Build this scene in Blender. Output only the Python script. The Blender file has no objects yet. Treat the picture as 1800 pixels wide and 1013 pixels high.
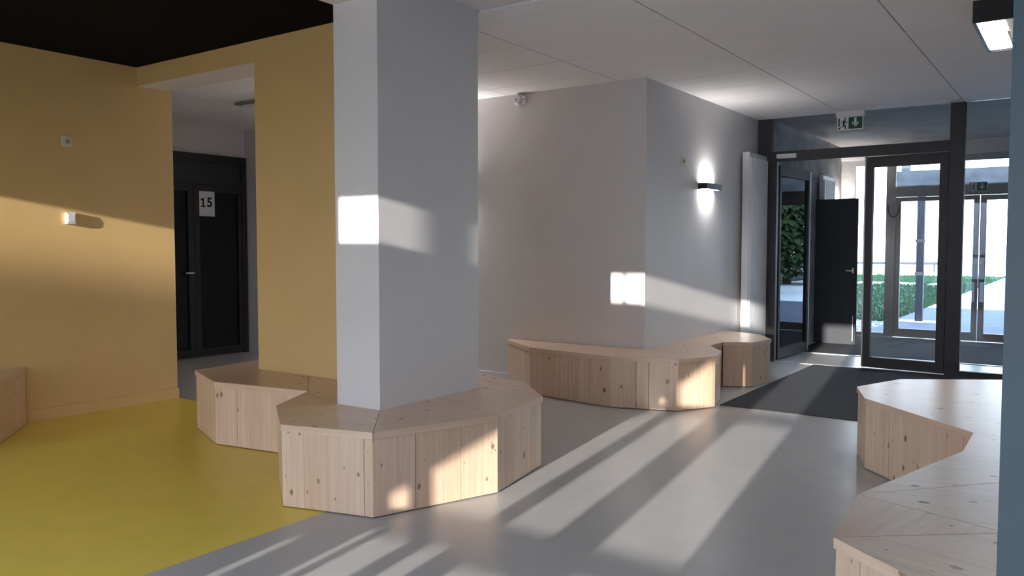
import bpy, bmesh, math, random
from mathutils import Vector, Matrix
random.seed(7)
C = bpy.context.scene.collection
SC = bpy.context.scene
PI = math.pi

# ------------------------------------------------------------------ camera
FPX, YAW, PITCH = 1432.13, math.radians(-35.1985), math.radians(-2.8837)
CAMH = 1.40
cd = bpy.data.cameras.new('camera')
cam = bpy.data.objects.new('camera', cd); C.objects.link(cam)
cd.sensor_fit = 'HORIZONTAL'; cd.sensor_width = 36.0
cd.lens = FPX * 36.0 / 1800.0
cd.clip_start = 0.05; cd.clip_end = 500
fwd = Vector((math.sin(YAW)*math.cos(PITCH), math.cos(YAW)*math.cos(PITCH), math.sin(PITCH)))
rgt = Vector((math.cos(YAW), -math.sin(YAW), 0)); upv = rgt.cross(fwd)
cam.matrix_world = Matrix(((rgt.x, upv.x, -fwd.x, 0), (rgt.y, upv.y, -fwd.y, 0), (rgt.z, upv.z, -fwd.z, CAMH), (0, 0, 0, 1)))
SC.camera = cam

# ------------------------------------------------------------------ sky, sun, exposure
SUN_A, SUN_B = 0.14, 0.158            # the sunlight drifts -0.14 m in X and sinks 0.158 m per metre of Y
EXPOSURE = 0.1
SUN_W, SKY_W = 9.5, 9.0
w = bpy.data.worlds.new('world'); SC.world = w; w.use_nodes = True
wn, wl = w.node_tree.nodes, w.node_tree.links
wn.clear()
wo = wn.new('ShaderNodeOutputWorld'); bg = wn.new('ShaderNodeBackground')
tc = wn.new('ShaderNodeTexCoord'); sx = wn.new('ShaderNodeSeparateXYZ')
rp = wn.new('ShaderNodeValToRGB')
rp.color_ramp.elements[0].position = 0.0; rp.color_ramp.elements[0].color = (0.88, 0.94, 1.0, 1)
rp.color_ramp.elements[1].position = 0.75; rp.color_ramp.elements[1].color = (0.45, 0.63, 1.0, 1)
wl.new(tc.outputs['Generated'], sx.inputs[0]); wl.new(sx.outputs['Z'], rp.inputs[0])
wl.new(rp.outputs[0], bg.inputs['Color']); bg.inputs['Strength'].default_value = SKY_W
wl.new(bg.outputs[0], wo.inputs['Surface'])

sd = bpy.data.lights.new('sun', 'SUN'); sd.energy = SUN_W; sd.angle = math.radians(0.5); sd.color = (1.0, 0.955, 0.88)
sun = bpy.data.objects.new('sun', sd); C.objects.link(sun)
sdir = Vector((-SUN_A, 1.0, -SUN_B)).normalized()
sun.rotation_euler = sdir.to_track_quat('-Z', 'Y').to_euler()
sun.location = (3, -20, 8)

vs = SC.view_settings
vs.view_transform = 'Standard'; vs.look = 'None'; vs.gamma = 1.0; vs.use_curve_mapping = False
vs.exposure = EXPOSURE
try:
    SC.cycles.max_bounces = 10; SC.cycles.diffuse_bounces = 6; SC.cycles.transparent_max_bounces = 16
    SC.cycles.use_denoising = True; SC.cycles.sample_clamp_indirect = 6.0
except Exception:
    pass

# ------------------------------------------------------------------ helpers
def put(o, parent=None):
    C.objects.link(o)
    if parent is not None:
        o.parent = parent
        o.matrix_parent_inverse = parent.matrix_world.inverted() if False else Matrix.Translation(-parent.location)
    return o

def mesh(name, verts, faces, mat=None, parent=None, uv=None, fmats=None, bevel=0.0, smooth=False):
    me = bpy.data.meshes.new(name)
    me.from_pydata([tuple(v) for v in verts], [], faces)
    if uv:
        lay = me.uv_layers.new(name='grain')
        for p in me.polygons:
            for li in p.loop_indices:
                lay.data[li].uv = uv(me.vertices[me.loops[li].vertex_index].co, p.normal)
    mats = mat if isinstance(mat, (list, tuple)) else [mat]
    for m in mats:
        if m: me.materials.append(m)
    if fmats:
        for p, k in zip(me.polygons, fmats): p.material_index = k
    if bevel:
        bm = bmesh.new(); bm.from_mesh(me)
        bmesh.ops.bevel(bm, geom=bm.edges[:], offset=bevel, segments=2, affect='EDGES', profile=0.5)
        bm.to_mesh(me); bm.free()
    if smooth:
        for p in me.polygons: p.use_smooth = True
    me.update()
    return put(bpy.data.objects.new(name, me), parent)

BF = [(0, 3, 2, 1), (4, 5, 6, 7), (0, 1, 5, 4), (1, 2, 6, 5), (2, 3, 7, 6), (3, 0, 4, 7)]   # bottom, top, -y, +x, +y, -x
def bv(x0, x1, y0, y1, z0, z1):
    return [(x0, y0, z0), (x1, y0, z0), (x1, y1, z0), (x0, y1, z0), (x0, y0, z1), (x1, y0, z1), (x1, y1, z1), (x0, y1, z1)]
def box(name, x0, x1, y0, y1, z0, z1, mat, parent=None, bevel=0.0, fmats=None):
    return mesh(name, bv(x0, x1, y0, y1, z0, z1), BF, mat, parent, bevel=bevel, fmats=fmats)
def boxes(name, lst, mat, parent=None):
    V, Fc = [], []
    for b in lst:
        k = len(V); V += bv(*b); Fc += [tuple(i + k for i in f) for f in BF]
    return mesh(name, V, Fc, mat, parent)
def prism(name, poly, lo, hi, mat, parent=None, axis='z', uv=None, bevel=0.0):
    """extrude a polygon (2-D) along an axis from lo to hi"""
    n = len(poly)
    def P(a, b, c):
        return (a, b, c) if axis == 'z' else (a, c, b) if axis == 'y' else (c, a, b)
    V = [P(a, b, lo) for a, b in poly] + [P(a, b, hi) for a, b in poly]
    Fc = [tuple(range(n))[::-1], tuple(range(n, 2*n))] + [(i, (i+1) % n, n + (i+1) % n, n + i) for i in range(n)]
    o = mesh(name, V, Fc, mat, parent, uv=None)
    bm = bmesh.new(); bm.from_mesh(o.data); bmesh.ops.recalc_face_normals(bm, faces=bm.faces[:])
    if bevel: bmesh.ops.bevel(bm, geom=bm.edges[:], offset=bevel, segments=2, affect='EDGES', profile=0.5)
    bm.to_mesh(o.data); bm.free(); o.data.update()
    if uv:
        lay = o.data.uv_layers.new(name='grain')
        for p in o.data.polygons:
            for li in p.loop_indices:
                lay.data[li].uv = uv(o.data.vertices[o.data.loops[li].vertex_index].co, p.normal)
    return o
def cyl(name, p0, p1, r0, r1, mat, parent=None, n=16):
    p0, p1 = Vector(p0), Vector(p1); d = (p1 - p0).normalized()
    a = d.orthogonal().normalized(); b = d.cross(a)
    V = []
    for p, r in ((p0, r0), (p1, r1)):
        V += [p + a*math.cos(2*PI*i/n)*r + b*math.sin(2*PI*i/n)*r for i in range(n)]
    Fc = [tuple(range(n))[::-1], tuple(range(n, 2*n))] + [(i, (i+1) % n, n+(i+1) % n, n+i) for i in range(n)]
    o = mesh(name, V, Fc, mat, parent)
    for p in o.data.polygons:
        if len(p.vertices) == 4: p.use_smooth = True
    return o
def tube(name, pts, r, mat, parent=None, n=8):
    V, Fc = [], []
    pts = [Vector(p) for p in pts]
    for i, p in enumerate(pts):
        d = (pts[min(i+1, len(pts)-1)] - pts[max(i-1, 0)]).normalized()
        a = d.cross(Vector((0.3, 0.9, 0.2))).normalized(); b = d.cross(a)
        V += [p + a*math.cos(2*PI*k/n)*r + b*math.sin(2*PI*k/n)*r for k in range(n)]
    for i in range(len(pts)-1):
        Fc += [(i*n+k, i*n+(k+1) % n, (i+1)*n+(k+1) % n, (i+1)*n+k) for k in range(n)]
    Fc += [tuple(range(n))[::-1], tuple(range((len(pts)-1)*n, len(pts)*n))]
    return mesh(name, V, Fc, mat, parent, smooth=True)
def empty(name, loc=(0, 0, 0), rz=0.0):
    o = bpy.data.objects.new(name, None); C.objects.link(o); o.location = loc; o.rotation_euler = (0, 0, rz)
    o.empty_display_size = 0.1
    return o
def thing(name, label, cat, loc=(0, 0, 0), group=None):
    return tag(empty(name, loc), label, cat, group)
def tag(o, label, cat, group=None):
    o['label'] = label; o['category'] = cat
    if group: o['group'] = group
    return o
def struct(o):
    o['kind'] = 'structure'; return o
def stuff(o):
    o['kind'] = 'stuff'; return o

# ------------------------------------------------------------------ materials
def mat(name, col, rough=0.6, metal=0.0, spec=0.5, noise=0.0, nscale=8.0, bump=0.0, bscale=60.0, coat=0.0):
    m = bpy.data.materials.new(name); m.use_nodes = True
    n, l = m.node_tree.nodes, m.node_tree.links
    b = n['Principled BSDF']
    b.inputs['Roughness'].default_value = rough; b.inputs['Metallic'].default_value = metal
    b.inputs['Specular IOR Level'].default_value = spec; b.inputs['Coat Weight'].default_value = coat
    b.inputs['Base Color'].default_value = (*col, 1)
    if noise or bump:
        t = n.new('ShaderNodeTexCoord')
    if noise:
        q = n.new('ShaderNodeTexNoise'); q.inputs['Scale'].default_value = nscale; q.inputs['Detail'].default_value = 6
        l.new(t.outputs['Object'], q.inputs['Vector'])
        r = n.new('ShaderNodeValToRGB')
        r.color_ramp.elements[0].position = 0.3; r.color_ramp.elements[1].position = 0.7
        r.color_ramp.elements[0].color = (*[c*(1-noise) for c in col], 1)
        r.color_ramp.elements[1].color = (*[min(1, c*(1+noise)) for c in col], 1)
        l.new(q.outputs['Fac'], r.inputs[0]); l.new(r.outputs[0], b.inputs['Base Color'])
    if bump:
        q2 = n.new('ShaderNodeTexNoise'); q2.inputs['Scale'].default_value = bscale; q2.inputs['Detail'].default_value = 4
        l.new(t.outputs['Object'], q2.inputs['Vector'])
        bp = n.new('ShaderNodeBump'); bp.inputs['Strength'].default_value = bump; bp.inputs['Distance'].default_value = 0.01
        l.new(q2.outputs['Fac'], bp.inputs['Height']); l.new(bp.outputs[0], b.inputs['Normal'])
    return m
def emit(name, col, s):
    m = bpy.data.materials.new(name); m.use_nodes = True
    n, l = m.node_tree.nodes, m.node_tree.links
    b = n['Principled BSDF']
    b.inputs['Base Color'].default_value = (*col, 1)
    b.inputs['Emission Color'].default_value = (*col, 1); b.inputs['Emission Strength'].default_value = s
    return m
def glass_mat(name, tint=(0.91, 0.94, 0.95), lo=0.05):
    m = bpy.data.materials.new(name); m.use_nodes = True
    n, l = m.node_tree.nodes, m.node_tree.links
    n.clear()
    o = n.new('ShaderNodeOutputMaterial'); t = n.new('ShaderNodeBsdfTransparent'); g = n.new('ShaderNodeBsdfGlossy')
    t.inputs[0].default_value = (*tint, 1); g.inputs['Roughness'].default_value = 0.0
    g.inputs[0].default_value = (0.9, 0.95, 1, 1)
    f = n.new('ShaderNodeFresnel'); f.inputs[0].default_value = 1.5
    mx = n.new('ShaderNodeMixShader')
    l.new(f.outputs[0], mx.inputs[0]); l.new(t.outputs[0], mx.inputs[1]); l.new(g.outputs[0], mx.inputs[2])
    l.new(mx.outputs[0], o.inputs[0])
    return m

def translucent(name, col):
    m = bpy.data.materials.new(name); m.use_nodes = True
    n, l = m.node_tree.nodes, m.node_tree.links
    n.clear()
    o = n.new('ShaderNodeOutputMaterial'); t = n.new('ShaderNodeBsdfTranslucent'); d = n.new('ShaderNodeBsdfDiffuse')
    t.inputs[0].default_value = (*col, 1); d.inputs[0].default_value = (*col, 1)
    mx = n.new('ShaderNodeMixShader'); mx.inputs[0].default_value = 0.6
    l.new(d.outputs[0], mx.inputs[1]); l.new(t.outputs[0], mx.inputs[2]); l.new(mx.outputs[0], o.inputs[0])
    return m

def pine_mat(name, base, dark):
    """pine boards: grain runs along u of the 'grain' map (metres), v runs across the boards"""
    m = bpy.data.materials.new(name); m.use_nodes = True
    n, l = m.node_tree.nodes, m.node_tree.links
    b = n['Principled BSDF']; b.inputs['Roughness'].default_value = 0.30; b.inputs['Specular IOR Level'].default_value = 0.55
    uv = n.new('ShaderNodeUVMap'); uv.uv_map = 'grain'
    oi = n.new('ShaderNodeObjectInfo')
    off = n.new('ShaderNodeVectorMath'); off.operation = 'SCALE'; off.inputs[0].default_value = (7.3, 3.1, 0)
    l.new(oi.outputs['Random'], off.inputs['Scale'])
    add = n.new('ShaderNodeVectorMath'); add.operation = 'ADD'
    l.new(uv.outputs[0], add.inputs[0]); l.new(off.outputs[0], add.inputs[1])
    def mapped(s):
        v = n.new('ShaderNodeVectorMath'); v.operation = 'MULTIPLY'; v.inputs[1].default_value = s
        l.new(add.outputs[0], v.inputs[0]); return v.outputs[0]
    def noise(s, det, dist=0.0):
        q = n.new('ShaderNodeTexNoise'); q.inputs['Scale'].default_value = 1; q.inputs['Detail'].default_value = det
        q.inputs['Distortion'].default_value = dist
        l.new(mapped(s), q.inputs['Vector']); return q.outputs['Fac']
    def math_(op, a, bb, c=None, clamp=False):
        q = n.new('ShaderNodeMath'); q.operation = op; q.use_clamp = clamp
        for k, v in enumerate((a, bb) if c is None else (a, bb, c)):
            if isinstance(v, (int, float)): q.inputs[k].default_value = v
            else: l.new(v, q.inputs[k])
        return q.outputs[0]
    g1 = noise((1.6, 34, 0), 4, 0.4); g2 = noise((3.0, 160, 0), 2); g3 = noise((1.0, 5.0, 0), 2)
    tone = math_('MULTIPLY_ADD', g1, 0.65, math_('MULTIPLY_ADD', g2, 0.15, math_('MULTIPLY', g3, 0.25)))
    r = n.new('ShaderNodeValToRGB')
    e = r.color_ramp.elements
    e[0].position = 0.36; e[0].color = (base[0]*0.84, base[1]*0.78, base[2]*0.72, 1)
    e[1].position = 0.66; e[1].color = (*base, 1)
    l.new(tone, r.inputs[0])
    # tint of each board
    tint = n.new('ShaderNodeMix'); tint.data_type = 'RGBA'; tint.blend_type = 'MULTIPLY'
    tint.inputs['Factor'].default_value = 1.0
    rr = n.new('ShaderNodeValToRGB')
    rr.color_ramp.elements[0].color = (0.91, 0.87, 0.83, 1); rr.color_ramp.elements[1].color = (1.0, 1.0, 1.0, 1)
    l.new(oi.outputs['Random'], rr.inputs[0])
    l.new(r.outputs[0], tint.inputs[6]); l.new(rr.outputs[0], tint.inputs[7])
    # knots
    vo = n.new('ShaderNodeTexVoronoi'); vo.voronoi_dimensions = '2D'; vo.inputs['Scale'].default_value = 1.0
    l.new(mapped((6.0, 9.0, 0)), vo.inputs['Vector'])
    sp = n.new('ShaderNodeSeparateColor'); l.new(vo.outputs['Color'], sp.inputs[0])
    rad = math_('MULTIPLY', math_('SUBTRACT', sp.outputs[0], 0.60, clamp=True), 0.42)
    wob = math_('MULTIPLY_ADD', noise((40, 40, 0), 2), 0.06, vo.outputs['Distance'])
    k = math_('MULTIPLY', math_('SUBTRACT', math_('ADD', rad, 0.03), wob), 16.0, clamp=True)
    v2 = n.new('ShaderNodeTexVoronoi'); v2.voronoi_dimensions = '2D'; v2.inputs['Scale'].default_value = 1.0
    l.new(mapped((9.0, 17.0, 0)), v2.inputs['Vector'])
    s2 = n.new('ShaderNodeSeparateColor'); l.new(v2.outputs['Color'], s2.inputs[0])
    r2 = math_('MULTIPLY', math_('SUBTRACT', s2.outputs[1], 0.70, clamp=True), 0.45)
    k2 = math_('MULTIPLY', math_('SUBTRACT', r2, v2.outputs['Distance']), 14.0, clamp=True)
    k = math_('MULTIPLY', math_('MAXIMUM', k, math_('MULTIPLY', k2, 0.7)), math_('MULTIPLY_ADD', s2.outputs[2], 0.35, 0.6))
    mx = n.new('ShaderNodeMix'); mx.data_type = 'RGBA'
    l.new(k, mx.inputs['Factor']); l.new(tint.outputs[2], mx.inputs[6]); mx.inputs[7].default_value = (*dark, 1)
    l.new(mx.outputs[2], b.inputs['Base Color'])
    bp = n.new('ShaderNodeBump'); bp.inputs['Strength'].default_value = 0.05; bp.inputs['Distance'].default_value = 0.004
    l.new(g1, bp.inputs['Height']); l.new(bp.outputs[0], b.inputs['Normal'])
    return m

M = {}
M['white'] = mat('white wall paint', (0.74, 0.71, 0.70), 0.55, noise=0.015, nscale=2.5, bump=0.03, bscale=220)
M['slate'] = mat('dark slate blue', (0.085, 0.12, 0.128), 0.5, noise=0.02, nscale=3)  # one even dark blue-grey base colour
M['yellow'] = mat('ochre wall paint', (0.74, 0.505, 0.22), 0.45, noise=0.02, nscale=2.5, bump=0.03, bscale=220)
M['tile'] = mat('ceiling tile', (0.90, 0.865, 0.85), 0.9, noise=0.02, nscale=30, bump=0.04, bscale=300)
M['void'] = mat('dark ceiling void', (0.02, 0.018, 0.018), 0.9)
M['black'] = mat('black ceiling paint', (0.004, 0.0034, 0.003), 0.95, spec=0.1, noise=0.1, nscale=4)
M['lino'] = mat('grey linoleum', (0.44, 0.435, 0.43), 0.31, spec=0.45, noise=0.04, nscale=5, bump=0.015, bscale=140)
M['ylino'] = mat('yellow linoleum', (0.82, 0.615, 0.10), 0.36, spec=0.4, noise=0.03, nscale=5, bump=0.015, bscale=140)
M['matt'] = mat('charcoal entrance matting', (0.038, 0.040, 0.046), 0.95, noise=0.35, nscale=120, bump=0.6, bscale=350)
M['frame'] = mat('anthracite aluminium', (0.048, 0.045, 0.048), 0.5, spec=0.5, noise=0.05, nscale=20)
M['framel'] = mat('grey aluminium outer frame', (0.36, 0.34, 0.325), 0.45, noise=0.05, nscale=20)
M['cframe'] = mat('dark brown corridor frame', (0.022, 0.021, 0.022), 0.55, noise=0.05, nscale=20)
M['leaf'] = mat('dark laminate', (0.03, 0.032, 0.04), 0.6, noise=0.05, nscale=6)
M['alu'] = mat('bare aluminium', (0.75, 0.75, 0.75), 0.35, metal=0.6, noise=0.05, nscale=30)
M['plastic'] = mat('white plastic', (0.75, 0.75, 0.76), 0.4, noise=0.01)
M['cream'] = mat('cream plastic', (0.78, 0.70, 0.54), 0.45, noise=0.01)
M['dgrey'] = mat('grey plastic', (0.25, 0.24, 0.22), 0.5, noise=0.02)
M['lens'] = mat('sensor lens', (0.42, 0.39, 0.32), 0.3, noise=0.02)
M['radiator'] = mat('white enamel', (0.72, 0.72, 0.74), 0.4, noise=0.01)
M['blackm'] = mat('black lacquer', (0.02, 0.018, 0.02), 0.4, noise=0.05)
M['glass'] = glass_mat('clear door glass')
M['glassd'] = glass_mat('dark corridor glass', (0.35, 0.38, 0.42))
M['lamp'] = emit('lit lamp diffuser', (1.0, 0.97, 0.98), 14.0)
M['opal'] = mat('opal diffuser', (0.8, 0.8, 0.8), 0.3)
M['green'] = mat('exit sign green', (0.004, 0.10, 0.045), 0.4, noise=0.02)
M['signw'] = mat('exit sign white', (0.80, 0.82, 0.80), 0.4, noise=0.01)
M['signd'] = mat('exit sign pictogram', (0.01, 0.035, 0.02), 0.4, noise=0.02)
M['paper'] = mat('paper', (0.80, 0.80, 0.82), 0.8, noise=0.01)
M['ink'] = mat('printed black', (0.01, 0.01, 0.012), 0.7, noise=0.02)
M['concrete'] = mat('raw concrete', (0.34, 0.32, 0.31), 0.85, noise=0.35, nscale=3.5, bump=0.5, bscale=14)
M['beam'] = mat('canopy concrete', (0.11, 0.11, 0.115), 0.85, noise=0.3, nscale=6, bump=0.2, bscale=30)
M['frost'] = translucent('frosted marker film', (0.85, 0.88, 0.9))
M['pgrey'] = mat('smooth grey concrete', (0.29, 0.25, 0.23), 0.8, noise=0.12, nscale=3)
M['grass'] = mat('grass', (0.022, 0.078, 0.028), 0.9, noise=0.5, nscale=3)
M['soil'] = mat('lawn soil', (0.02, 0.044, 0.021), 0.95, noise=0.5, nscale=2.5, bump=0.8, bscale=30)
M['slab'] = mat('grey concrete paving', (0.07, 0.085, 0.105), 0.8, noise=0.08, nscale=3, bump=0.1, bscale=60)
M['pale'] = mat('pale gravel', (0.78, 0.76, 0.70), 0.9, noise=0.1, nscale=2, bump=0.2, bscale=40)
M['gravel'] = mat('grey gravel', (0.34, 0.34, 0.36), 0.9, noise=0.5, nscale=22, bump=1.0, bscale=45)
M['post'] = mat('dark painted steel', (0.035, 0.035, 0.045), 0.5, noise=0.3, nscale=9)
M['plaster'] = mat('pale render', (0.75, 0.73, 0.70), 0.85, noise=0.06, nscale=2)
M['court'] = mat('pale court paving', (0.30, 0.29, 0.28), 0.9, noise=0.1, nscale=1.5)
M['bark'] = mat('bark', (0.12, 0.09, 0.07), 0.9, noise=0.3, nscale=12)
M['foliage'] = mat('autumn leaves', (0.22, 0.17, 0.06), 0.8, noise=0.4, nscale=4)
M['hedge'] = mat('hedge leaves', (0.05, 0.09, 0.03), 0.8, noise=0.4, nscale=4)
M['pine'] = pine_mat('knotty pine', (0.80, 0.605, 0.455), (0.15, 0.06, 0.025))

# ------------------------------------------------------------------ room shell
XR = 4.0           # right wall
YW = -1.0          # window wall behind the camera
CZ = 2.95          # tile ceiling
def poly_floor():
    rects = [(-3.25, XR, YW, 13.8, 0), (-6.87, -3.25, 4.35, 13.8, 0), (-9.4, -6.87, 4.35, 13.8, 0), (-6.87, -3.25, YW, 4.35, 1)]
    V, Fc, fm = [], [], []
    for x0, x1, y0, y1, k in rects:
        i = len(V); V += bv(x0, x1, y0, y1, -0.12, 0.0); Fc += [tuple(a+i for a in f) for f in BF]; fm += [k]*6
    return struct(mesh('floor', V, Fc, [M['lino'], M['ylino']], fmats=fm))
poly_floor()
# left ochre wall, lintel and pier of the corridor opening (front ochre, soffit pale)
struct(box('wall_left', -7.07, -6.87, YW, 4.35, 0, 3.1, M['yellow']))
struct(box('wall_lintel', -6.87, -5.25, 4.02, 4.35, 2.812, 3.1, [M['yellow'], M['white']], fmats=[1, 1, 0, 0, 1, 0]))
struct(box('wall_pier', -5.25, -3.694, 4.02, 4.337, 0, 3.1, [M['yellow'], M['white']], fmats=[0, 0, 0, 0, 1, 0]))
struct(box('column_front', -3.694, -3.337, 3.398, 4.338, 0, 3.1, M['white']))
struct(box('beam_front', -3.694, -3.337, YW, 3.398, 2.834, 3.1, M['white']))
struct(box('wall_back', -9.2, -3.337, 6.867, 7.05, 0, 3.1, M['white']))
struct(box('wall_entrance', -3.60, -3.337, 7.05, 10.0, 0, 3.1, M['white']))
struct(box('wall_corridor', -9.4, -9.2, 4.35, 7.05, 0, 3.1, M['white']))
struct(box('wall_corridor_front', -9.4, -7.07, 4.15, 4.35, 0, 3.1, M['white']))
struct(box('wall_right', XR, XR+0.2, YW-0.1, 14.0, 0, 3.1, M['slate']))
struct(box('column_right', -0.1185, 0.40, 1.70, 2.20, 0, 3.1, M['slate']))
struct(box('baseboard_back', -9.2, -3.337, 6.853, 6.867, 0, 0.085, M['radiator']))
struct(box('baseboard_left', -6.87, -6.852, YW, 4.352, 0, 0.095, M['yellow']))
struct(box('ceiling_dark', -6.87, -3.694, YW, 4.02, 2.975, 3.1, M['black']))
struct(box('ceiling_plain', -3.337, XR, YW, 4.36, 2.965, 3.1, M['white']))
struct(box('ceiling_slab', -9.6, XR+0.3, YW-0.2, 14.1, 3.1, 3.25, M['void']))
# suspended tile ceiling: every tile is a piece of its own
ceil = struct(box('ceiling', -9.2, XR, 4.36, 9.97, 2.985, 3.0, M['void']))
XL = [-1.121 + 1.253*k for k in range(-7, 4)]
YL = [4.36, 4.62] + [4.62 + 0.628*k for k in range(1, 9)] + [9.965]
tiles = {}
for i in range(len(XL)-1):
    for j in range(len(YL)-1):
        x0, x1 = max(XL[i], -9.2)+0.005, min(XL[i+1], XR)-0.005
        y0, y1 = YL[j]+0.004, YL[j+1]-0.004
        if x1 - x0 < 0.05: continue
        if x1 < -3.6:
            if y0 > 6.85: continue
            y1 = min(y1, 6.865)
        sx_, sy_ = round(x1-x0, 4), round(y1-y0, 4)
        if (sx_, sy_) not in tiles:
            o = box('ceiling_tile', 0, sx_, 0, sy_, 0, 0.034, M['tile'], bevel=0.0015)
            tiles[(sx_, sy_)] = o.data
            C.objects.unlink(o); bpy.data.objects.remove(o)
        o = bpy.data.objects.new('ceiling_tile', tiles[(sx_, sy_)])
        o.location = (x0, y0, CZ + random.uniform(-0.0006, 0.0006)); put(o, ceil)

# window wall behind the camera: solid wall with openings shaped to cast the sun patches, some added for skylight (x from, x to, z from, z to), given in the plane y = -0.6
HOLES = [(-6.78, -6.10, 1.20, 2.345),
         (-3.10, -2.72, 2.06, 2.325), (-2.645, -2.516, 2.06, 2.325), (-2.487, -1.75, 2.06, 2.325),
         (-1.28, -0.86, 1.165, 2.29), (-1.28, -0.86, 0.615, 1.10), (-1.27, -0.83, 0.10, 0.56),
         (-1.81, -1.53, 0.615, 1.10), (-1.81, -1.585, 1.165, 2.06), (-1.75, -1.50, 0.10, 0.53),
         (-2.30, -1.93, 0.615, 1.10), (-2.30, -1.93, 1.165, 2.06),
         (-2.42, -2.37, 0.615, 0.80), (-2.29, -2.11, 0.10, 0.545), (-2.01, -1.90, 0.10, 0.55),
         (-2.38, -2.34, 0.10, 0.55), (-2.95, -2.46, 0.615, 2.0), (-2.42, -2.33, 0.86, 2.0),  (-2.66, -2.61, 0.10, 0.50),
         (-6.78, -5.98, 0.06, 0.90), (-5.92, -5.12, 0.06, 0.90), (-5.06, -4.26, 0.06, 0.80), (-4.20, -3.30, 0.06, 0.72),
         (-0.22, 0.42, 0.06, 2.0)]
def wall_with_holes():
    dx, dz = SUN_A*(-0.6-YW), SUN_B*(-0.6-YW)
    H = [(a+dx, b+dx, c+dz, d+dz) for a, b, c, d in HOLES]
    xs = sorted({-9.4, XR} | {v for h in H for v in h[:2]}); zs = sorted({0.0, 3.1} | {v for h in H for v in h[2:]})
    L = []
    for k in range(len(zs)-1):
        zc = (zs[k]+zs[k+1])/2; run = None
        for i in range(len(xs)-1):
            xc = (xs[i]+xs[i+1])/2
            hole = any(a < xc < b and c < zc < d for a, b, c, d in H)
            if not hole: run = [xs[i], xs[i+1]] if run is None else [run[0], xs[i+1]]
            if (hole or i == len(xs)-2) and run: L.append((run[0], run[1], YW-0.03, YW, zs[k], zs[k+1])); run = None
    struct(boxes('wall_window_side', L, M['white']))
    # added flat panel outside, unseen: keeps the sun off panes above the diagonal
    yo = YW-2.5; dx, dz = SUN_A*(-0.6-yo), SUN_B*(-0.6-yo)
    P = [(-3.42, 0.56), (-2.46, 0.56), (-2.46, 0.64), (-1.45, 1.72), (-1.45, 2.04), (-3.42, 2.04)]
    struct(prism('sun_blocker_panel', [(a+dx, b+dz) for a, b in P], yo-0.03, yo+0.03, M['white'], axis='y'))
wall_with_holes()

# ------------------------------------------------------------------ entrance screen between hall and porch (plane y = 10)
FY0, FY1 = 9.965, 10.035
d1 = struct(empty('door_1', (-2.1, 10.0, 0)))
box('jamb', -3.337, -3.10, FY0, FY1, 0, 2.437, M['frame'], d1)
box('jamb', -3.337, -3.17, FY0, FY1, 2.55, CZ, M['frame'], d1)
box('header', -3.337, -1.25, FY0-0.01, FY1+0.01, 2.437, 2.552, M['frame'], d1)
box('mullion', -1.245, -1.10, FY0-0.01, FY1+0.01, 0, CZ, M['frame'], d1)
box('sill_rail', -1.10, XR, FY0, FY1, 0, 0.055, M['frame'], d1)
box('mullion', 0.02, 0.12, FY0, FY1, 0.055, CZ, M['frame'], d1)
box('transom_pane', -3.17, -1.245, 9.997, 10.003, 2.552, CZ, M['glass'], d1)
box('side_pane', -1.10, 0.02, 9.997, 10.003, 0.055, CZ, M['glass'], d1)
box('side_pane', 0.12, XR, 9.997, 10.003, 0.055, CZ, M['glass'], d1)
for k in range(2):
    for z in (1.085, 1.45):
        box('glass_marker', -0.50+0.27*k, -0.41+0.27*k, 9.9955, 9.997, z, z+0.035, M['frost'], d1)
box('door_closer', -3.09, -2.86, 9.90, 9.955, 2.46, 2.515, M['alu'], d1, bevel=0.004)
box('threshold', -3.10, -1.245, 9.945, 10.0, 0.0, 0.006, M['alu'], d1)

def glazed_leaf(name, hinge, length, ang, height, face_mat, stile=0.085, bot=0.13, top=0.12, markers=True, hand=0.9, parentless=True):
    """a framed glass leaf; local x runs from the hinge along the leaf"""
    r = struct(empty(name, (*hinge, 0.0)))
    t = 0.03
    def P(n, x0, x1, z0, z1, m, y=t, y0=None):
        return box(n, x0, x1, -y if y0 is None else y0, y, z0, z1, m)
    parts = [P('hinge_stile', 0, stile, 0.01, height, face_mat), P('lock_stile', length-stile, length, 0.01, height, face_mat),
             P('bottom_rail', stile, length-stile, 0.01, bot, face_mat), P('top_rail', stile, length-stile, height-top, height, face_mat),
             P('pane', stile, length-stile, bot, height-top, M['glass'], 0.003)]
    if markers:
        for x in (markers if isinstance(markers, tuple) else (0.17, 0.44, 0.71)):
            for z in (1.085, 1.45):
                parts.append(box('glass_marker', x, x+0.10, 0.0031, 0.0046, z, z+0.035, M['frost']))
    for p in parts: p.parent = r
    r.rotation_euler = (0, 0, ang)
    return r
leafA = glazed_leaf('door_2', (-1.25, 10.0), 0.86, math.radians(180-4.6), 2.43, M['frame'], markers=(0.22,))
lk = box('edge_strip', 0.852, 0.868, -0.036, 0.036, 0.01, 2.45, M['alu']); lk.parent = leafA
leafB = glazed_leaf('door_3', (-3.135, 10.12), 1.12, math.radians(87.0), 2.40, M['leaf'], stile=0.06)
es = box('edge_strip', 1.11, 1.128, -0.034, 0.034, 0.01, 2.40, M['alu']); es.parent = leafB

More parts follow.
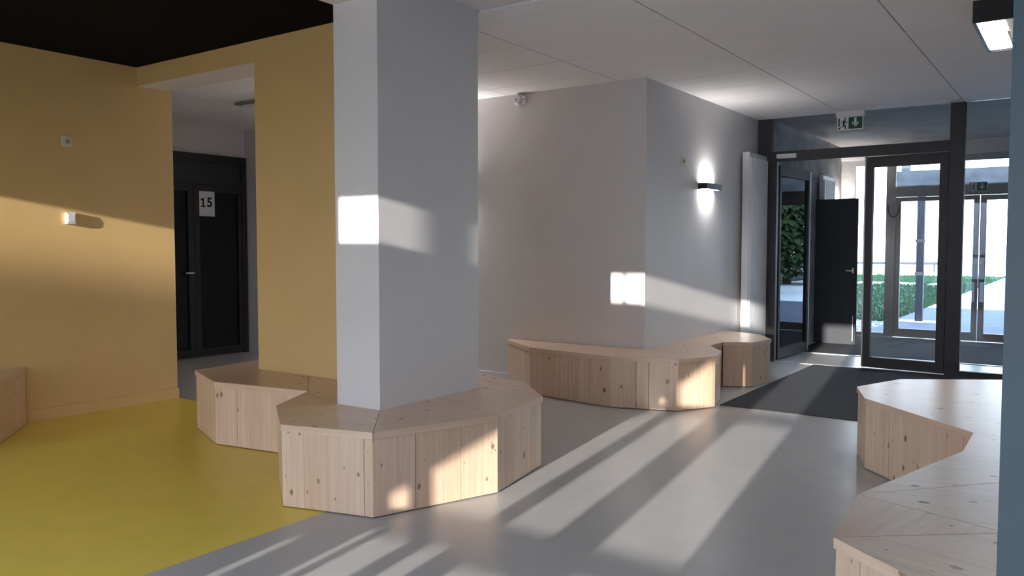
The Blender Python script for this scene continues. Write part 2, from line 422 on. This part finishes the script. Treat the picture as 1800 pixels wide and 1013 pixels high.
# ------------------------------------------------------------------ porch
struct(box('wall_porch_left', -3.45, -3.25, 10.0, 14.0, 0, 3.1, M['concrete']))
struct(box('ceiling_porch', -3.25, XR, 10.0, 14.0, 2.985, 3.1, M['pgrey']))
struct(box('wall_porch_front', -3.25, XR, 13.72, 13.9, 2.77, 2.985, M['white']))
tag(box('door_mat', -2.62, 1.2, 6.90, 9.93, 0.0, 0.006, M['matt']), 'large charcoal entrance mat on the hall floor before the glass door', 'mat')
tag(box('door_mat', -3.2, XR-0.02, 11.06, 13.62, 0.0, 0.006, M['matt']), 'dark entrance mat inside the glazed porch, beyond the inner door', 'mat')
struct(box('trim_1', -3.2, XR-0.02, 11.03, 11.06, 0.0, 0.008, M['alu']))
OY0, OY1 = 13.76, 13.84
d4 = struct(empty('door_4', (-2.4, 13.8, 0)))
box('jamb', -3.25, -3.04, OY0, OY1, 0, 2.77, M['framel'], d4)
box('header', -3.04, XR, OY0, OY1, 2.68, 2.77, M['framel'], d4)
box('mullion', -2.58, -2.45, OY0, OY1, 0.0, 2.68, M['framel'], d4)
box('sill_rail', -3.04, -2.58, OY0, OY1, 0, 0.055, M['framel'], d4)
box('transom', -2.45, XR, OY0, OY1, 2.17, 2.325, M['framel'], d4)
box('mullion', -0.30, -0.18, OY0, OY1, 0.0, 2.17, M['framel'], d4)
box('sill_rail', -0.18, XR, OY0, OY1, 0, 0.055, M['framel'], d4)
box('side_pane', -3.04, -2.58, 13.797, 13.803, 0.055, 2.68, M['glass'], d4)
box('transom_pane', -2.45, XR, 13.797, 13.803, 2.325, 2.68, M['glass'], d4)
box('side_pane', -0.18, XR, 13.797, 13.803, 0.055, 2.17, M['glass'], d4)
glazed_leaf('door_5', (-2.445, 13.80), 1.135, 0.0, 2.165, M['framel'], stile=0.075, bot=0.135, top=0.065, markers=False)
glazed_leaf('door_6', (-0.305, 13.80), 0.995, PI, 2.165, M['framel'], stile=0.08, bot=0.12, top=0.075, markers=False)
pts = [(-2.545 + 0.16*(1-math.cos(PI*t/10))/2, 13.72, 2.05 - 0.19*math.sin(PI*t/10)**0.8 if 0 < t < 10 else 2.05) for t in range(11)]
tube('door_cable', pts, 0.011, M['frame'], d4)
# dark solid leaf standing open in the porch
d7 = struct(empty('door_7', (-3.25, 12.25, 0)))
box('leaf', -3.235, -2.655, 12.23, 12.27, 0.01, 2.085, M['leaf'], d7, bevel=0.002)
box('handle', -2.80, -2.70, 12.19, 12.205, 1.055, 1.072, M['alu'], d7, bevel=0.004)
box('handle_rose', -2.715, -2.695, 12.205, 12.23, 1.03, 1.10, M['alu'], d7)
box('edge_pull', -2.70, -2.69, 12.20, 12.23, 0.06, 0.42, M['alu'], d7)

# ------------------------------------------------------------------ corridor door
d8 = struct(empty('door_8', (-9.2, 6.1, 0)))
X0 = -9.2
box('frame_head', X0, X0+0.05, 4.95, 6.85, 2.485, 2.575, M['cframe'], d8)
box('frame_post', X0, X0+0.05, 6.775, 6.85, 0, 2.485, M['cframe'], d8)
box('frame_post', X0, X0+0.05, 4.95, 5.02, 0, 2.485, M['cframe'], d8)
box('transom_bar', X0, X0+0.05, 5.02, 6.775, 2.19, 2.245, M['cframe'], d8)
box('transom_pane', X0+0.012, X0+0.018, 5.02, 6.775, 2.245, 2.485, M['leaf'], d8)
for (y0, y1, s0, s1) in ((5.03, 6.06, 0.08, 0.075), (6.065, 6.77, 0.085, 0.05)):
    lf = box('leaf_frame', X0+0.01, X0+0.045, y0, y0+s0, 0.01, 2.185, M['cframe'], d8)
    box('leaf_frame', X0+0.01, X0+0.045, y1-s1, y1, 0.01, 2.185, M['cframe'], d8)
    box('leaf_rail', X0+0.01, X0+0.045, y0+s0, y1-s1, 0.01, 0.105, M['cframe'], d8)
    box('leaf_rail', X0+0.01, X0+0.045, y0+s0, y1-s1, 2.10, 2.185, M['cframe'], d8)
    box('leaf_pane', X0+0.02, X0+0.026, y0+s0, y1-s1, 0.105, 2.10, M['glassd'], d8)
box('dark_room_sheet', X0-0.0, X0+0.004, 5.02, 6.775, 0.01, 2.485, M['void'], d8)  # dark sheet painted in for the unlit room behind the panes
box('handle_plate', X0+0.045, X0+0.052, 6.005, 6.035, 0.97, 1.17, M['cframe'], d8)
box('door_handle', X0+0.08, X0+0.095, 5.92, 6.03, 1.065, 1.085, M['alu'], d8, bevel=0.004)
box('handle_neck', X0+0.052, X0+0.085, 6.012, 6.028, 1.067, 1.083, M['alu'], d8)
ps = tag(box('paper_sign', X0+0.047, X0+0.049, 6.145, 6.365, 1.79, 2.105, M['paper']), 'white paper sheet numbered 15 on the dark corridor door', 'sign')
# seat the sheet on the pane it is stuck to
def text(body, size, loc, rot, m, parent, bold=0.0):
    cu = bpy.data.curves.new('number', 'FONT'); cu.body = body; cu.size = size; cu.extrude = 0.0004; cu.offset = bold
    cu.align_x = 'CENTER'; cu.align_y = 'CENTER'; cu.materials.append(m)
    o = bpy.data.objects.new('number', cu); o.location = loc; o.rotation_euler = rot
    C.objects.link(o); bpy.context.view_layer.update()
    me = bpy.data.meshes.new_from_object(o.evaluated_get(bpy.context.evaluated_depsgraph_get()))
    r = bpy.data.objects.new('number', me); r.location = loc; r.rotation_euler = rot
    bpy.data.objects.remove(o)
    r.parent = parent; C.objects.link(r)
    return r
text('5', 0.165, (X0+0.0497, 6.292, 1.962), (PI/2, 0, PI/2), M['ink'], ps, 0.005)
one = [(6.168, 1.905), (6.232, 1.905), (6.232, 1.922), (6.211, 1.922), (6.211, 2.02), (6.192, 2.02), (6.165, 2.004), (6.165, 1.985), (6.188, 1.994), (6.188, 1.922), (6.168, 1.922)]
prism('number', one, X0+0.0492, X0+0.0501, M['ink'], ps, axis='x')

# ------------------------------------------------------------------ benches
TH, BH = 0.036, 0.45
def inset(poly, d):
    """shift every edge of a CCW polygon inwards"""
    n = len(poly); out = []
    for i in range(n):
        p0, p1, p2 = Vector(poly[i-1]), Vector(poly[i]), Vector(poly[(i+1) % n])
        a = (p1-p0).normalized(); b = (p2-p1).normalized()
        na, nb = Vector((-a.y, a.x)), Vector((-b.y, b.x))
        k = 1 + na.dot(nb)
        v = (na+nb)*(d/max(k, 0.25)); out.append((p1.x+v.x, p1.y+v.y))
    return out
def area(p): return sum(p[i-1][0]*p[i][1]-p[i][0]*p[i-1][1] for i in range(len(p)))/2
def bench(label, loc, boards, outline, closed=False, group=None):
    r = thing('pine_bench', label, 'bench', (*loc, 0), group)
    for bd in boards:
        grain = None
        if isinstance(bd, tuple) and isinstance(bd[1], tuple) and isinstance(bd[0], list): bd, grain = bd
        if area(bd) < 0: bd = bd[::-1]
        q = inset(bd, 0.0015)
        if grain is None:
            e = max(range(len(bd)), key=lambda i: (Vector(bd[i])-Vector(bd[i-1])).length)
            grain = tuple((Vector(bd[e])-Vector(bd[e-1])).normalized())
        g = Vector(grain).normalized(); c = Vector((-g.y, g.x))
        def uvf(co, nrm, g=g, c=c):
            p = Vector((co.x, co.y))
            if abs(nrm.z) < 0.5: return (p.dot(Vector((-nrm.y, nrm.x))), co.z*0.8)
            return (p.dot(g), p.dot(c))
        prism('top_board', q, BH-TH, BH, M['pine'], r, uv=uvf, bevel=0.0012)
    n = len(outline)
    for i in range(n if closed else n-1):
        a, b = Vector(outline[i]), Vector(outline[(i+1) % n])
        d = b-a; L = d.length; d.normalize(); nin = Vector((-d.y, d.x))      # outline runs CCW seen from above: inside is on the left
        s = 0.003
        while s < L-0.004:
            wd = random.uniform(0.085, 0.15)
            if L-s-wd < 0.05: wd = L-s-0.003
            gap = 0.0035 if random.random() < 0.2 else 0.0006
            p0 = a+d*s+nin*(0.011+random.uniform(0, 0.0007)); p1 = p0+d*(wd-gap)
            poly = [tuple(p0), tuple(p1), tuple(p1+nin*0.02), tuple(p0+nin*0.02)]
            off = random.uniform(0, 9)
            def uvp(co, nrm, a=a, d=d, off=off):
                return (co.z, (Vector((co.x, co.y))-a).dot(d)+off)
            prism('side_plank', poly, 0.006, BH-TH-0.0005, M['pine'], r, uv=uvp)
            s += wd
    return r
A = (-3.694, 3.398); B = (-3.337, 3.398); Cc = (-3.337, 4.338); D = (-3.694, 4.338)
P0, P1, P2, P3, P4, P5 = (-5.673, 4.306), (-5.602, 3.692), (-5.014, 3.451), (-4.179, 3.585), (-3.945, 3.139), (-3.507, 2.816)
P6, P7, P8, P9, P10 = (-2.96, 2.961), (-2.691, 3.689), (-2.805, 4.318), (-3.22, 4.714), (-3.71, 4.833)
P11, P12 = (-4.5, 4.83), (-5.35, 4.80)
S1 = (-4.675, 4.02); E1 = (-5.25, 4.02); E2 = (-5.25, 4.337); S2 = (-3.337, 3.90)
bench('pale pine bench wrapped around the grey column and the ochre pier', (-3.9, 4.0),
      [([P1, P2, P3, S1, E1, P0], (1, 0.25)), ([P0, E1, E2, P12], (0, 1)), ([P3, A, (-3.694, 4.02), S1], (1, -0.4)),
       ([P3, P4, P5, A], (1, 0.3)), ([P5, P6, B, A], (1, 0.1)), ([P6, P7, S2, B], (1, 0.9)), ([P7, P8, Cc, S2], (0.7, 1)), ([P8, P9, P10, D, Cc], (1, -0.5)),
       ([P10, P11, (-4.5, 4.337), D], (1, 0)), ([P11, P12, E2, (-4.5, 4.337)], (1, 0))],
      [P1, P2, P3, P4, P5, P6, P7, P8, P9, P10, P11, P12, P0], closed=True)
K = (-3.337, 6.853)
Q = [(-4.85, 6.785), (-4.295, 6.37), (-3.366, 6.245), (-2.80, 6.42), (-2.606, 6.78), (-2.70, 7.146), (-2.955, 7.51), (-2.946, 7.836),
     (-2.69, 7.99), (-2.64, 8.40), (-2.89, 8.773), (-3.20, 8.893)]
bench('pale pine bench bending around the corner of the white wall', (-3.3, 6.6),
      [([(-4.85, 6.853), Q[0], Q[1], (-3.9, 6.853)], (1, -0.3)), ([Q[1], Q[2], K, (-3.9, 6.853)], (1, -0.1)), ([Q[2], Q[3], Q[4], K], (1, 0.4)),
       ([Q[4], Q[5], Q[6], (-3.337, 7.55), K], (0.3, 1)), ([Q[6], Q[7], (-3.337, 8.5), (-3.337, 7.55)], (0, 1)),
       ([Q[7], Q[8], Q[9], Q[10], Q[11], (-3.337, 8.893), (-3.337, 8.5)], (1, -0.2))],
      Q + [(-3.337, 8.893)])
T = [(0.35, 6.75), (-0.458, 6.77), (-1.076, 6.369), (-1.258, 5.854), (-1.12, 5.433), (-0.451, 4.736), (-0.448, 4.281), (-0.694, 3.292),
     (-0.654, 2.75), (-0.27, 2.455), (0.35, 2.40)]
VV = (-0.19, 3.125)
bench('pale pine bench behind the slate grey column by the mat', (0.0, 4.6),
      [([T[0], T[1], T[2], T[3], T[4], T[5], (0.35, 4.62)], (1, 0.05)), ([T[5], T[6], T[7], (-0.26, 3.79), (0.35, 4.49), (0.35, 4.62)], (1, 0.3)),
       ([T[7], VV, (0.35, 3.13), (0.35, 4.49), (-0.26, 3.79)], (1, 0.1)), ([T[7], T[8], VV], (0.2, 1)),
       ([T[8], T[9], T[10], (0.35, 3.13), VV], (1, -0.3))],
      T)
bench('pale pine bench at the foot of the ochre wall', (-6.5, 2.2),
      [([(-6.852, 1.25), (-6.25, 1.45), (-6.08, 2.0), (-6.852, 2.1)], (0, 1)), ([(-6.852, 2.1), (-6.08, 2.0), (-6.28, 2.60), (-6.815, 3.012), (-6.852, 3.03)], (0, 1))],
      [(-6.852, 1.25), (-6.25, 1.45), (-6.08, 2.0), (-6.28, 2.60), (-6.815, 3.012), (-6.852, 3.03)])

# ------------------------------------------------------------------ lamps
def area_light(name, loc, sx, sy, energy, direction, parent, col=(1, 0.97, 0.95), spread=PI):
    ld = bpy.data.lights.new(name, 'AREA'); ld.shape = 'RECTANGLE'; ld.size = sx; ld.size_y = sy; ld.energy = energy; ld.color = col
    ld.spread = spread
    o = bpy.data.objects.new(name, ld); C.objects.link(o)
    o.rotation_euler = Vector(direction).to_track_quat('-Z', 'Y').to_euler(); o.location = loc
    o.parent = parent; o.matrix_parent_inverse = Matrix.Translation(-parent.location)
    return o
cl = thing('ceiling_light', 'lit black square ceiling light near the slate grey column', 'light', (-0.40, 6.4, CZ))
ZB = 2.812
box('housing', -0.635, -0.13, 5.946, 5.966, ZB, CZ, M['blackm'], cl)
box('housing', -0.635, -0.13, 6.90, 6.92, ZB, CZ, M['blackm'], cl)
box('housing', -0.635, -0.615, 5.966, 6.90, ZB, CZ, M['blackm'], cl)
box('housing', -0.15, -0.13, 5.966, 6.90, ZB, CZ, M['blackm'], cl)
box('base_plate', -0.46, -0.15, 5.966, 6.90, ZB+0.012, ZB+0.02, M['cream'], cl)
box('diffuser', -0.612, -0.475, 5.99, 6.84, ZB+0.002, ZB+0.02, M['lamp'], cl, bevel=0.008)
area_light('ceiling_lamp', (-0.54, 6.4, ZB-0.004), 0.13, 0.8, 12, (0, 0, -1), cl)
cl2 = thing('ceiling_light', 'unlit white box light on the corridor ceiling', 'light', (-7.2, 5.7, CZ))
box('base_plate', -7.52, -6.75, 5.50, 5.72, CZ-0.03, CZ, M['dgrey'], cl2)
box('diffuser', -7.45, -6.75, 5.53, 5.69, CZ-0.145, CZ-0.03, M['opal'], cl2, bevel=0.01)
def sconce(label, x, y, z, power, rz=0.0):
    """slim up-and-down wall light on a wall whose face looks towards +x"""
    r = thing('wall_light', label, 'light', (x, y, z), 'slim up-and-down wall lights')
    L, dp, h = 0.42, 0.10, 0.062
    z = z-0.008
    prof = [(x, y), (x+dp*0.96, y)] + [(x+dp*(0.96+0.02*math.sin(PI*t/8)), y+L*t/8) for t in range(1, 8)] + [(x+dp*0.96, y+L), (x, y+L)]
    inner = inset(prof[::1] if area(prof) > 0 else prof[::-1], 0.006)
    outer = prof if area(prof) > 0 else prof[::-1]
    n = len(outer); V, Fc = [], []
    for zz in (z, z+h):
        V += [(a, b, zz) for a, b in outer] + [(a, b, zz) for a, b in inner]
    for i in range(n):
        j = (i+1) % n
        Fc += [(i, j, 2*n+j, 2*n+i), (n+j, n+i, 3*n+i, 3*n+j), (2*n+i, 2*n+j, 3*n+j, 3*n+i), (j, i, n+i, n+j)]
    mesh('shell', V, Fc, M['blackm'], r)
    prism('diffuser', inset(inner, 0.001), z+0.004, z+0.012, M['lamp'], r)
    prism('diffuser', inset(inner, 0.001), z+h-0.012, z+h-0.004, M['lamp'], r)
    for s, zz in ((1, z+h+0.002), (-1, z-0.002)):
        area_light('wall_lamp', (x+0.037, y+L*0.5, zz), 0.05, 0.24, power, (0, 0, s), r, spread=math.radians(150))
    r.rotation_euler = (0, 0, rz)
    return r
sconce('slim black wall light glowing beside the tall white radiator', -3.337, 8.10, 2.014, 3.1)
sconce('slim black wall light behind the grey column on the far white wall', -5.95, 6.867, 2.014, 11.0, -PI/2)
sconce('slim black wall light in the porch behind the dark door leaf', -3.25, 13.22, 2.0, 9.0)

# ------------------------------------------------------------------ radiators
def radiator(label, x, y0, y1, z0, z1, n, dp=0.12):
    r = thing('radiator', label, 'radiator', (x, (y0+y1)/2, z0), 'tall white radiators')
    xb = x+0.035
    box('body', xb, x+dp-0.012, y0, y1, z0, z1, M['radiator'], r, bevel=0.004)
    w_ = (y1-y0-0.02)/n
    me = None
    for k in range(n):
        yy = y0+0.01+w_*k
        if me is None:
            o = prism('fin', [(0, 0.001), (w_*0.3, 0.02), (w_*0.7, 0.02), (w_, 0.001), (w_, 0), (0, 0)], z0+0.06, z1-0.06, M['radiator'])
            for v in o.data.vertices: v.co.x, v.co.y = v.co.y, v.co.x
            o.data.flip_normals()
            me = o.data
            C.objects.unlink(o); bpy.data.objects.remove(o)
        o = bpy.data.objects.new('fin', me); o.location = (x+dp-0.012, yy, 0); put(o, r)
    box('bracket', x, xb, (y0+y1)/2-0.1, (y0+y1)/2+0.1, z0+0.3, z0+0.36, M['radiator'], r)
    box('bracket', x, xb, (y0+y1)/2-0.1, (y0+y1)/2+0.1, z1-0.36, z1-0.3, M['radiator'], r)
    return r
radiator('tall white ribbed radiator on the wall before the glass screen', -3.337, 9.33, 9.955, 0.15, 2.50, 14, 0.13)
radiator('pale radiator inside the porch above the dark door leaf', -3.25, 12.32, 12.95, 0.15, 2.44, 14, 0.10)

# ------------------------------------------------------------------ signs, sensors, switch
def ribbon(pts, w):
    out = []
    for (a, b), (c, d) in zip(pts[:-1], pts[1:]):
        t = Vector((c-a, d-b)).normalized(); nn = Vector((-t.y, t.x))*w/2; t = t*w*0.3
        out.append([(a-t.x+nn.x, b-t.y+nn.y), (a-t.x-nn.x, b-t.y-nn.y), (c+t.x-nn.x, d+t.y-nn.y), (c+t.x+nn.x, d+t.y+nn.y)])
    return out
def exit_sign(label, x0, x1, y, z0, z1, hang):
    r = thing('exit_sign', label, 'sign', ((x0+x1)/2, y, z1), 'emergency exit signs')
    W, H = x1-x0, z1-z0
    if hang: box('housing', x0-0.012, x1+0.012, y-0.02, y+0.06, z1, z1+hang, M['plastic'], r, bevel=0.004)
    box('panel', x0, x1, y, y+0.012, z0, z1, M['signw'], r)
    def F(n, polys, m, dy):
        V, Fc = [], []
        for p in polys:
            k = len(V)
            if area(p) < 0: p = p[::-1]
            V += [(x0+W*a, y-dy, z0+H*b) for a, b in p]; Fc.append(tuple(range(k, k+len(p))))
        o = mesh(n, V, Fc, m, r)
        bm = bmesh.new(); bm.from_mesh(o.data)
        g = bmesh.ops.extrude_face_region(bm, geom=bm.faces[:])
        for v in g['geom']:
            if isinstance(v, bmesh.types.BMVert): v.co.y += 0.0008
        bmesh.ops.recalc_face_normals(bm, faces=bm.faces[:]); bm.to_mesh(o.data); bm.free()
        return o
    F('arrow_field', [[(0.44, 0.06), (0.965, 0.06), (0.965, 0.94), (0.44, 0.94)]], M['green'], 0.001)
    F('arrow', [[(0.66, 0.88), (0.745, 0.88), (0.745, 0.42), (0.66, 0.42)], [(0.58, 0.60), (0.58, 0.44), (0.7025, 0.18), (0.7025, 0.36)], [(0.825, 0.60), (0.825, 0.44), (0.7025, 0.18), (0.7025, 0.36)], [(0.62,0.42),(0.785,0.42),(0.7025,0.2)]], M['signw'], 0.002)
    F('door_symbol', [[(0.045, 0.28), (0.10, 0.28), (0.10, 0.90), (0.045, 0.90)], [(0.045, 0.06), (0.12, 0.06), (0.12, 0.2), (0.045, 0.2)]], M['signd'], 0.001)
    head = [(0.305+0.033*math.cos(t*PI/6), 0.845+0.07*math.sin(t*PI/6)) for t in range(12)]
    body = []
    for pl, ww in (([(0.285, 0.72), (0.25, 0.45)], 0.075), ([(0.25, 0.45), (0.315, 0.32), (0.32, 0.10), (0.35, 0.09)], 0.05), ([(0.25, 0.47), (0.235, 0.27), (0.12, 0.25)], 0.05),
                   ([(0.29, 0.73), (0.20, 0.68), (0.17, 0.52)], 0.036), ([(0.29, 0.70), (0.345, 0.55), (0.43, 0.58)], 0.036)):
        body += ribbon(pl, ww)
    F('running_figure', [head]+body, M['signd'], 0.0015)
    return r
exit_sign('green and white exit sign hanging from the ceiling before the glass screen', -2.392, -2.112, 9.88, 2.737, 2.888, 0.06)
exit_sign('smaller looking exit sign above the outer porch door', -1.455, -1.212, 13.73, 2.216, 2.352, 0)

def plate(label, x, y, z, cream):
    r = thing('wall_sensor', label, 'sensor', (x, y, z), 'square wall sensors')
    s = 0.0455
    box('plate', x, x+0.012, y-s, y+s, z-s, z+s, cream, r, bevel=0.004)
    cyl('lens', (x+0.012, y, z), (x+0.026, y, z), 0.02, 0.014, M['lens'], r)
plate('cream square sensor plate with round grey lens high on the ochre wall', -6.87, 3.40, 2.264, M['cream'])
plate('cream square sensor plate on the shaded wall beside the lit wall light', -3.337, 7.70, 2.258, M['cream'])
sw = thing('wall_switch', 'white square switch box in the sun streak on the ochre wall', 'switch', (-6.87, 3.40, 1.635))
box('casing', -6.87, -6.838, 3.367, 3.446, 1.588, 1.683, M['plastic'], sw, bevel=0.006)
box('rocker', -6.838, -6.834, 3.38, 3.433, 1.605, 1.666, M['plastic'], sw, bevel=0.001)
tw = thing('round_alarm', 'white round alarm high on the white wall under the ceiling', 'alarm', (-4.745, 6.867, 2.885))
cyl('base', (-4.745, 6.867, 2.885), (-4.745, 6.835, 2.885), 0.062, 0.062, M['plastic'], tw, 28)
cyl('dome', (-4.745, 6.835, 2.885), (-4.745, 6.80, 2.885), 0.054, 0.036, M['plastic'], tw, 28)
cyl('sounder', (-4.745, 6.80, 2.885), (-4.745, 6.797, 2.885), 0.01, 0.01, M['dgrey'], tw, 12)
box('bracket', -4.70, -4.655, 6.83, 6.867, 2.84, 2.92, M['plastic'], tw, bevel=0.003)
cyl('indicator', (-4.675, 6.83, 2.885), (-4.675, 6.825, 2.885), 0.007, 0.007, M['dgrey'], tw, 12)

# ------------------------------------------------------------------ outdoors, entrance side
struct(box('ground_paving', -3.0, 6.0, 14.0, 21.0, -0.12, 0.0, M['slab']))
struct(box('ground_path', -3.0, 6.0, 21.0, 44.0, -0.12, 0.0, M['pale']))
struct(box('ground_yard', -60, 60, 44.0, 120, -0.12, 0.0, M['pale']))
struct(box('ground_gravel', -30, -3.0, 14.0, 16.6, -0.12, -0.01, M['gravel']))
struct(box('lawn', -30, -3.0, 16.6, 44.0, -0.12, -0.01, M['soil']))
struct(box('lawn', 6.0, 30, 14.0, 44.0, -0.12, -0.01, M['soil']))
def blades(name, x0, x1, y0, y1, n, hmin, hmax):
    V, Fc = [], []
    for _ in range(n):
        t = random.random()**1.6
        y = y0+(y1-y0)*t; x = x1-(x1-x0)*random.random()**1.3
        h = random.uniform(hmin, hmax); a = random.uniform(0, PI); wv = 0.012+0.0012*(y-y0)
        dx, dy = math.cos(a)*wv, math.sin(a)*wv; lx, ly = random.uniform(-.4, .4)*h, random.uniform(-.4, .4)*h
        k = len(V)
        V += [(x-dx, y-dy, -0.012), (x+dx, y+dy, -0.012), (x+lx, y+ly, h-0.01)]; Fc.append((k, k+1, k+2))
    o = mesh(name, V, Fc, M['grass'])
    return tag(stuff(o), 'short green grass on the lawn outside the porch', 'grass')
blades('grass', -14, -3.02, 16.6, 43.9, 26000, 0.03, 0.10)
V, Fc = [], []
for _ in range(900):
    x, y, s = random.uniform(-6.5, -3.05), random.uniform(14.05, 16.6), random.uniform(0.015, 0.04)
    k = len(V)
    V += [(x+random.uniform(.6, 1)*s*cx, y+random.uniform(.6, 1)*s*cy, -0.012+s*cz) for cx, cy, cz in ((1, 0, .2), (0, 1, .2), (-1, 0, .2), (0, -1, .2), (.2, .1, .9), (0, 0, -.2))]
    Fc += [(k+a, k+b, k+4) for a, b in ((0, 1), (1, 2), (2, 3), (3, 0))]+[(k+b, k+a, k+5) for a, b in ((0, 1), (1, 2), (2, 3), (3, 0))]
tag(stuff(mesh('gravel', V, Fc, M['gravel'])), 'grey pebbles in a strip along the porch front', 'gravel')
for k, (nm) in enumerate(('farthest from the path', 'third from the path', 'second from the path', 'nearest the path')):
    o = box('stepping_stone', -8.6+1.28*k, -7.75+1.28*k, 33.0, 34.6, -0.02, 0.03, M['pale'], bevel=0.01)
    tag(o, 'pale stepping stone in the lawn, %s' % nm, 'stone', 'stepping stones in the lawn')
po = thing('canopy_post', 'dark steel post on a pale base plate outside the porch', 'post', (-2.52, 16.69, 0))
box('shaft', -2.585, -2.46, 16.63, 16.755, 0.025, 2.53, M['post'], po, bevel=0.004)
box('base_plate', -2.86, -2.25, 16.5, 16.9, 0.0, 0.025, M['pale'], po, bevel=0.003)
struct(box('beam_canopy', -2.98, 6.0, 16.55, 16.85, 2.53, 2.80, M['beam']))
box('post_stub', -2.86, -2.74, 16.6, 16.8, 2.80, 3.4, M['beam'], bpy.data.objects['beam_canopy'])

def conifer(label, x, y, h, r):
    t = thing('conifer', label, 'tree', (x, y, 0), 'dark conifers right of the path')
    cyl('trunk', (x, y, -0.02), (x, y, h*0.3), 0.16, 0.12, M['bark'], t, 10)
    V, Fc = [], []
    for _ in range(5200):
        q = random.random()**0.8; z = 0.35+(h-0.35)*q; rr = r*(1-q)**0.8*random.uniform(0.55, 1.05)+0.05; a = random.uniform(0, 2*PI)
        c = Vector((x+rr*math.cos(a), y+rr*math.sin(a), z)); sz = random.uniform(0.12, 0.30)
        u = Vector((math.cos(a), math.sin(a), -0.6))*sz; v = Vector((-math.sin(a), math.cos(a), random.uniform(-.4, .4)))*sz*0.6
        k = len(V); V += [c+u, c+v, c-u*0.5, c-v]; Fc.append((k, k+1, k+2, k+3))
    mesh('foliage', V, Fc, M['hedge'], t)
for k, (x, y) in enumerate(((4.4, 24.0), (6.6, 27.0), (5.2, 30.5), (8.0, 33.0), (5.6, 36.5))):
    conifer('dark conifer right of the pale path, %s from the porch' % ('nearest', 'second', 'third', 'fourth', 'fifth')[k], x, y, 6.5, 1.5)
gr = thing('guard_rail', 'low dark guard rail beyond the lawn', 'rail', (-11.0, 50.0, 0))
box('rail', -16.0, -6.6, 49.97, 50.03, 0.42, 0.56, M['post'], gr)
for k in range(6):
    box('post', -15.9+1.8*k, -15.8+1.8*k, 49.96, 50.04, -0.01, 0.6, M['post'], gr)
tr = thing('young_tree', 'young tree with sparse leaves far beyond the pale path', 'tree', (-2.9, 58.0, 0))
cyl('trunk', (-2.9, 58, -0.02), (-2.9, 58, 2.4), 0.09, 0.05, M['bark'], tr, 8)
for k in range(9):
    a = k*2.4; z0 = 1.5+0.13*k
    cyl('branch', (-2.9, 58, z0), (-2.9+1.5*math.cos(a), 58+1.2*math.sin(a), z0+0.7+0.08*k), 0.028, 0.012, M['bark'], tr, 6)
V, Fc = [], []
for _ in range(420):
    a, r_, z = random.uniform(0, 2*PI), random.uniform(0.2, 1.7), random.uniform(1.7, 3.6)
    c = Vector((-2.9+r_*math.cos(a), 58+r_*math.sin(a), z)); u = Vector((random.uniform(-1, 1), random.uniform(-1, 1), random.uniform(-1, 1))).normalized()*0.06; v = u.orthogonal()*0.7
    k = len(V); V += [c+u, c+v, c-u, c-v]; Fc.append((k, k+1, k+2, k+3))
mesh('foliage', V, Fc, M['foliage'], tr)
# ------------------------------------------------------------------ outdoors, sun side: ground and unseen houses added to keep the low sun off the wide windows
struct(box('ground_court', -60, 60, -90, YW-0.05, -0.12, -0.01, M['court']))
for nm, lab, x0, x1, h in (('house', 'pale house added out of view to block the sun, lower of the two', -30.0, 4.95, 10.6), ('house', 'taller pale house added out of view to block the sun', 8.1, 40.0, 12.0)):
    t = thing(nm, lab, 'building', ((x0+x1)/2, -59, 0), 'added houses that block the sun')
    box('wall', x0, x1, -62, -56, 0, h-0.4, M['plaster'], t); box('roof', x0, x1, -62.2, -55.8, h-0.4, h, M['frame'], t)
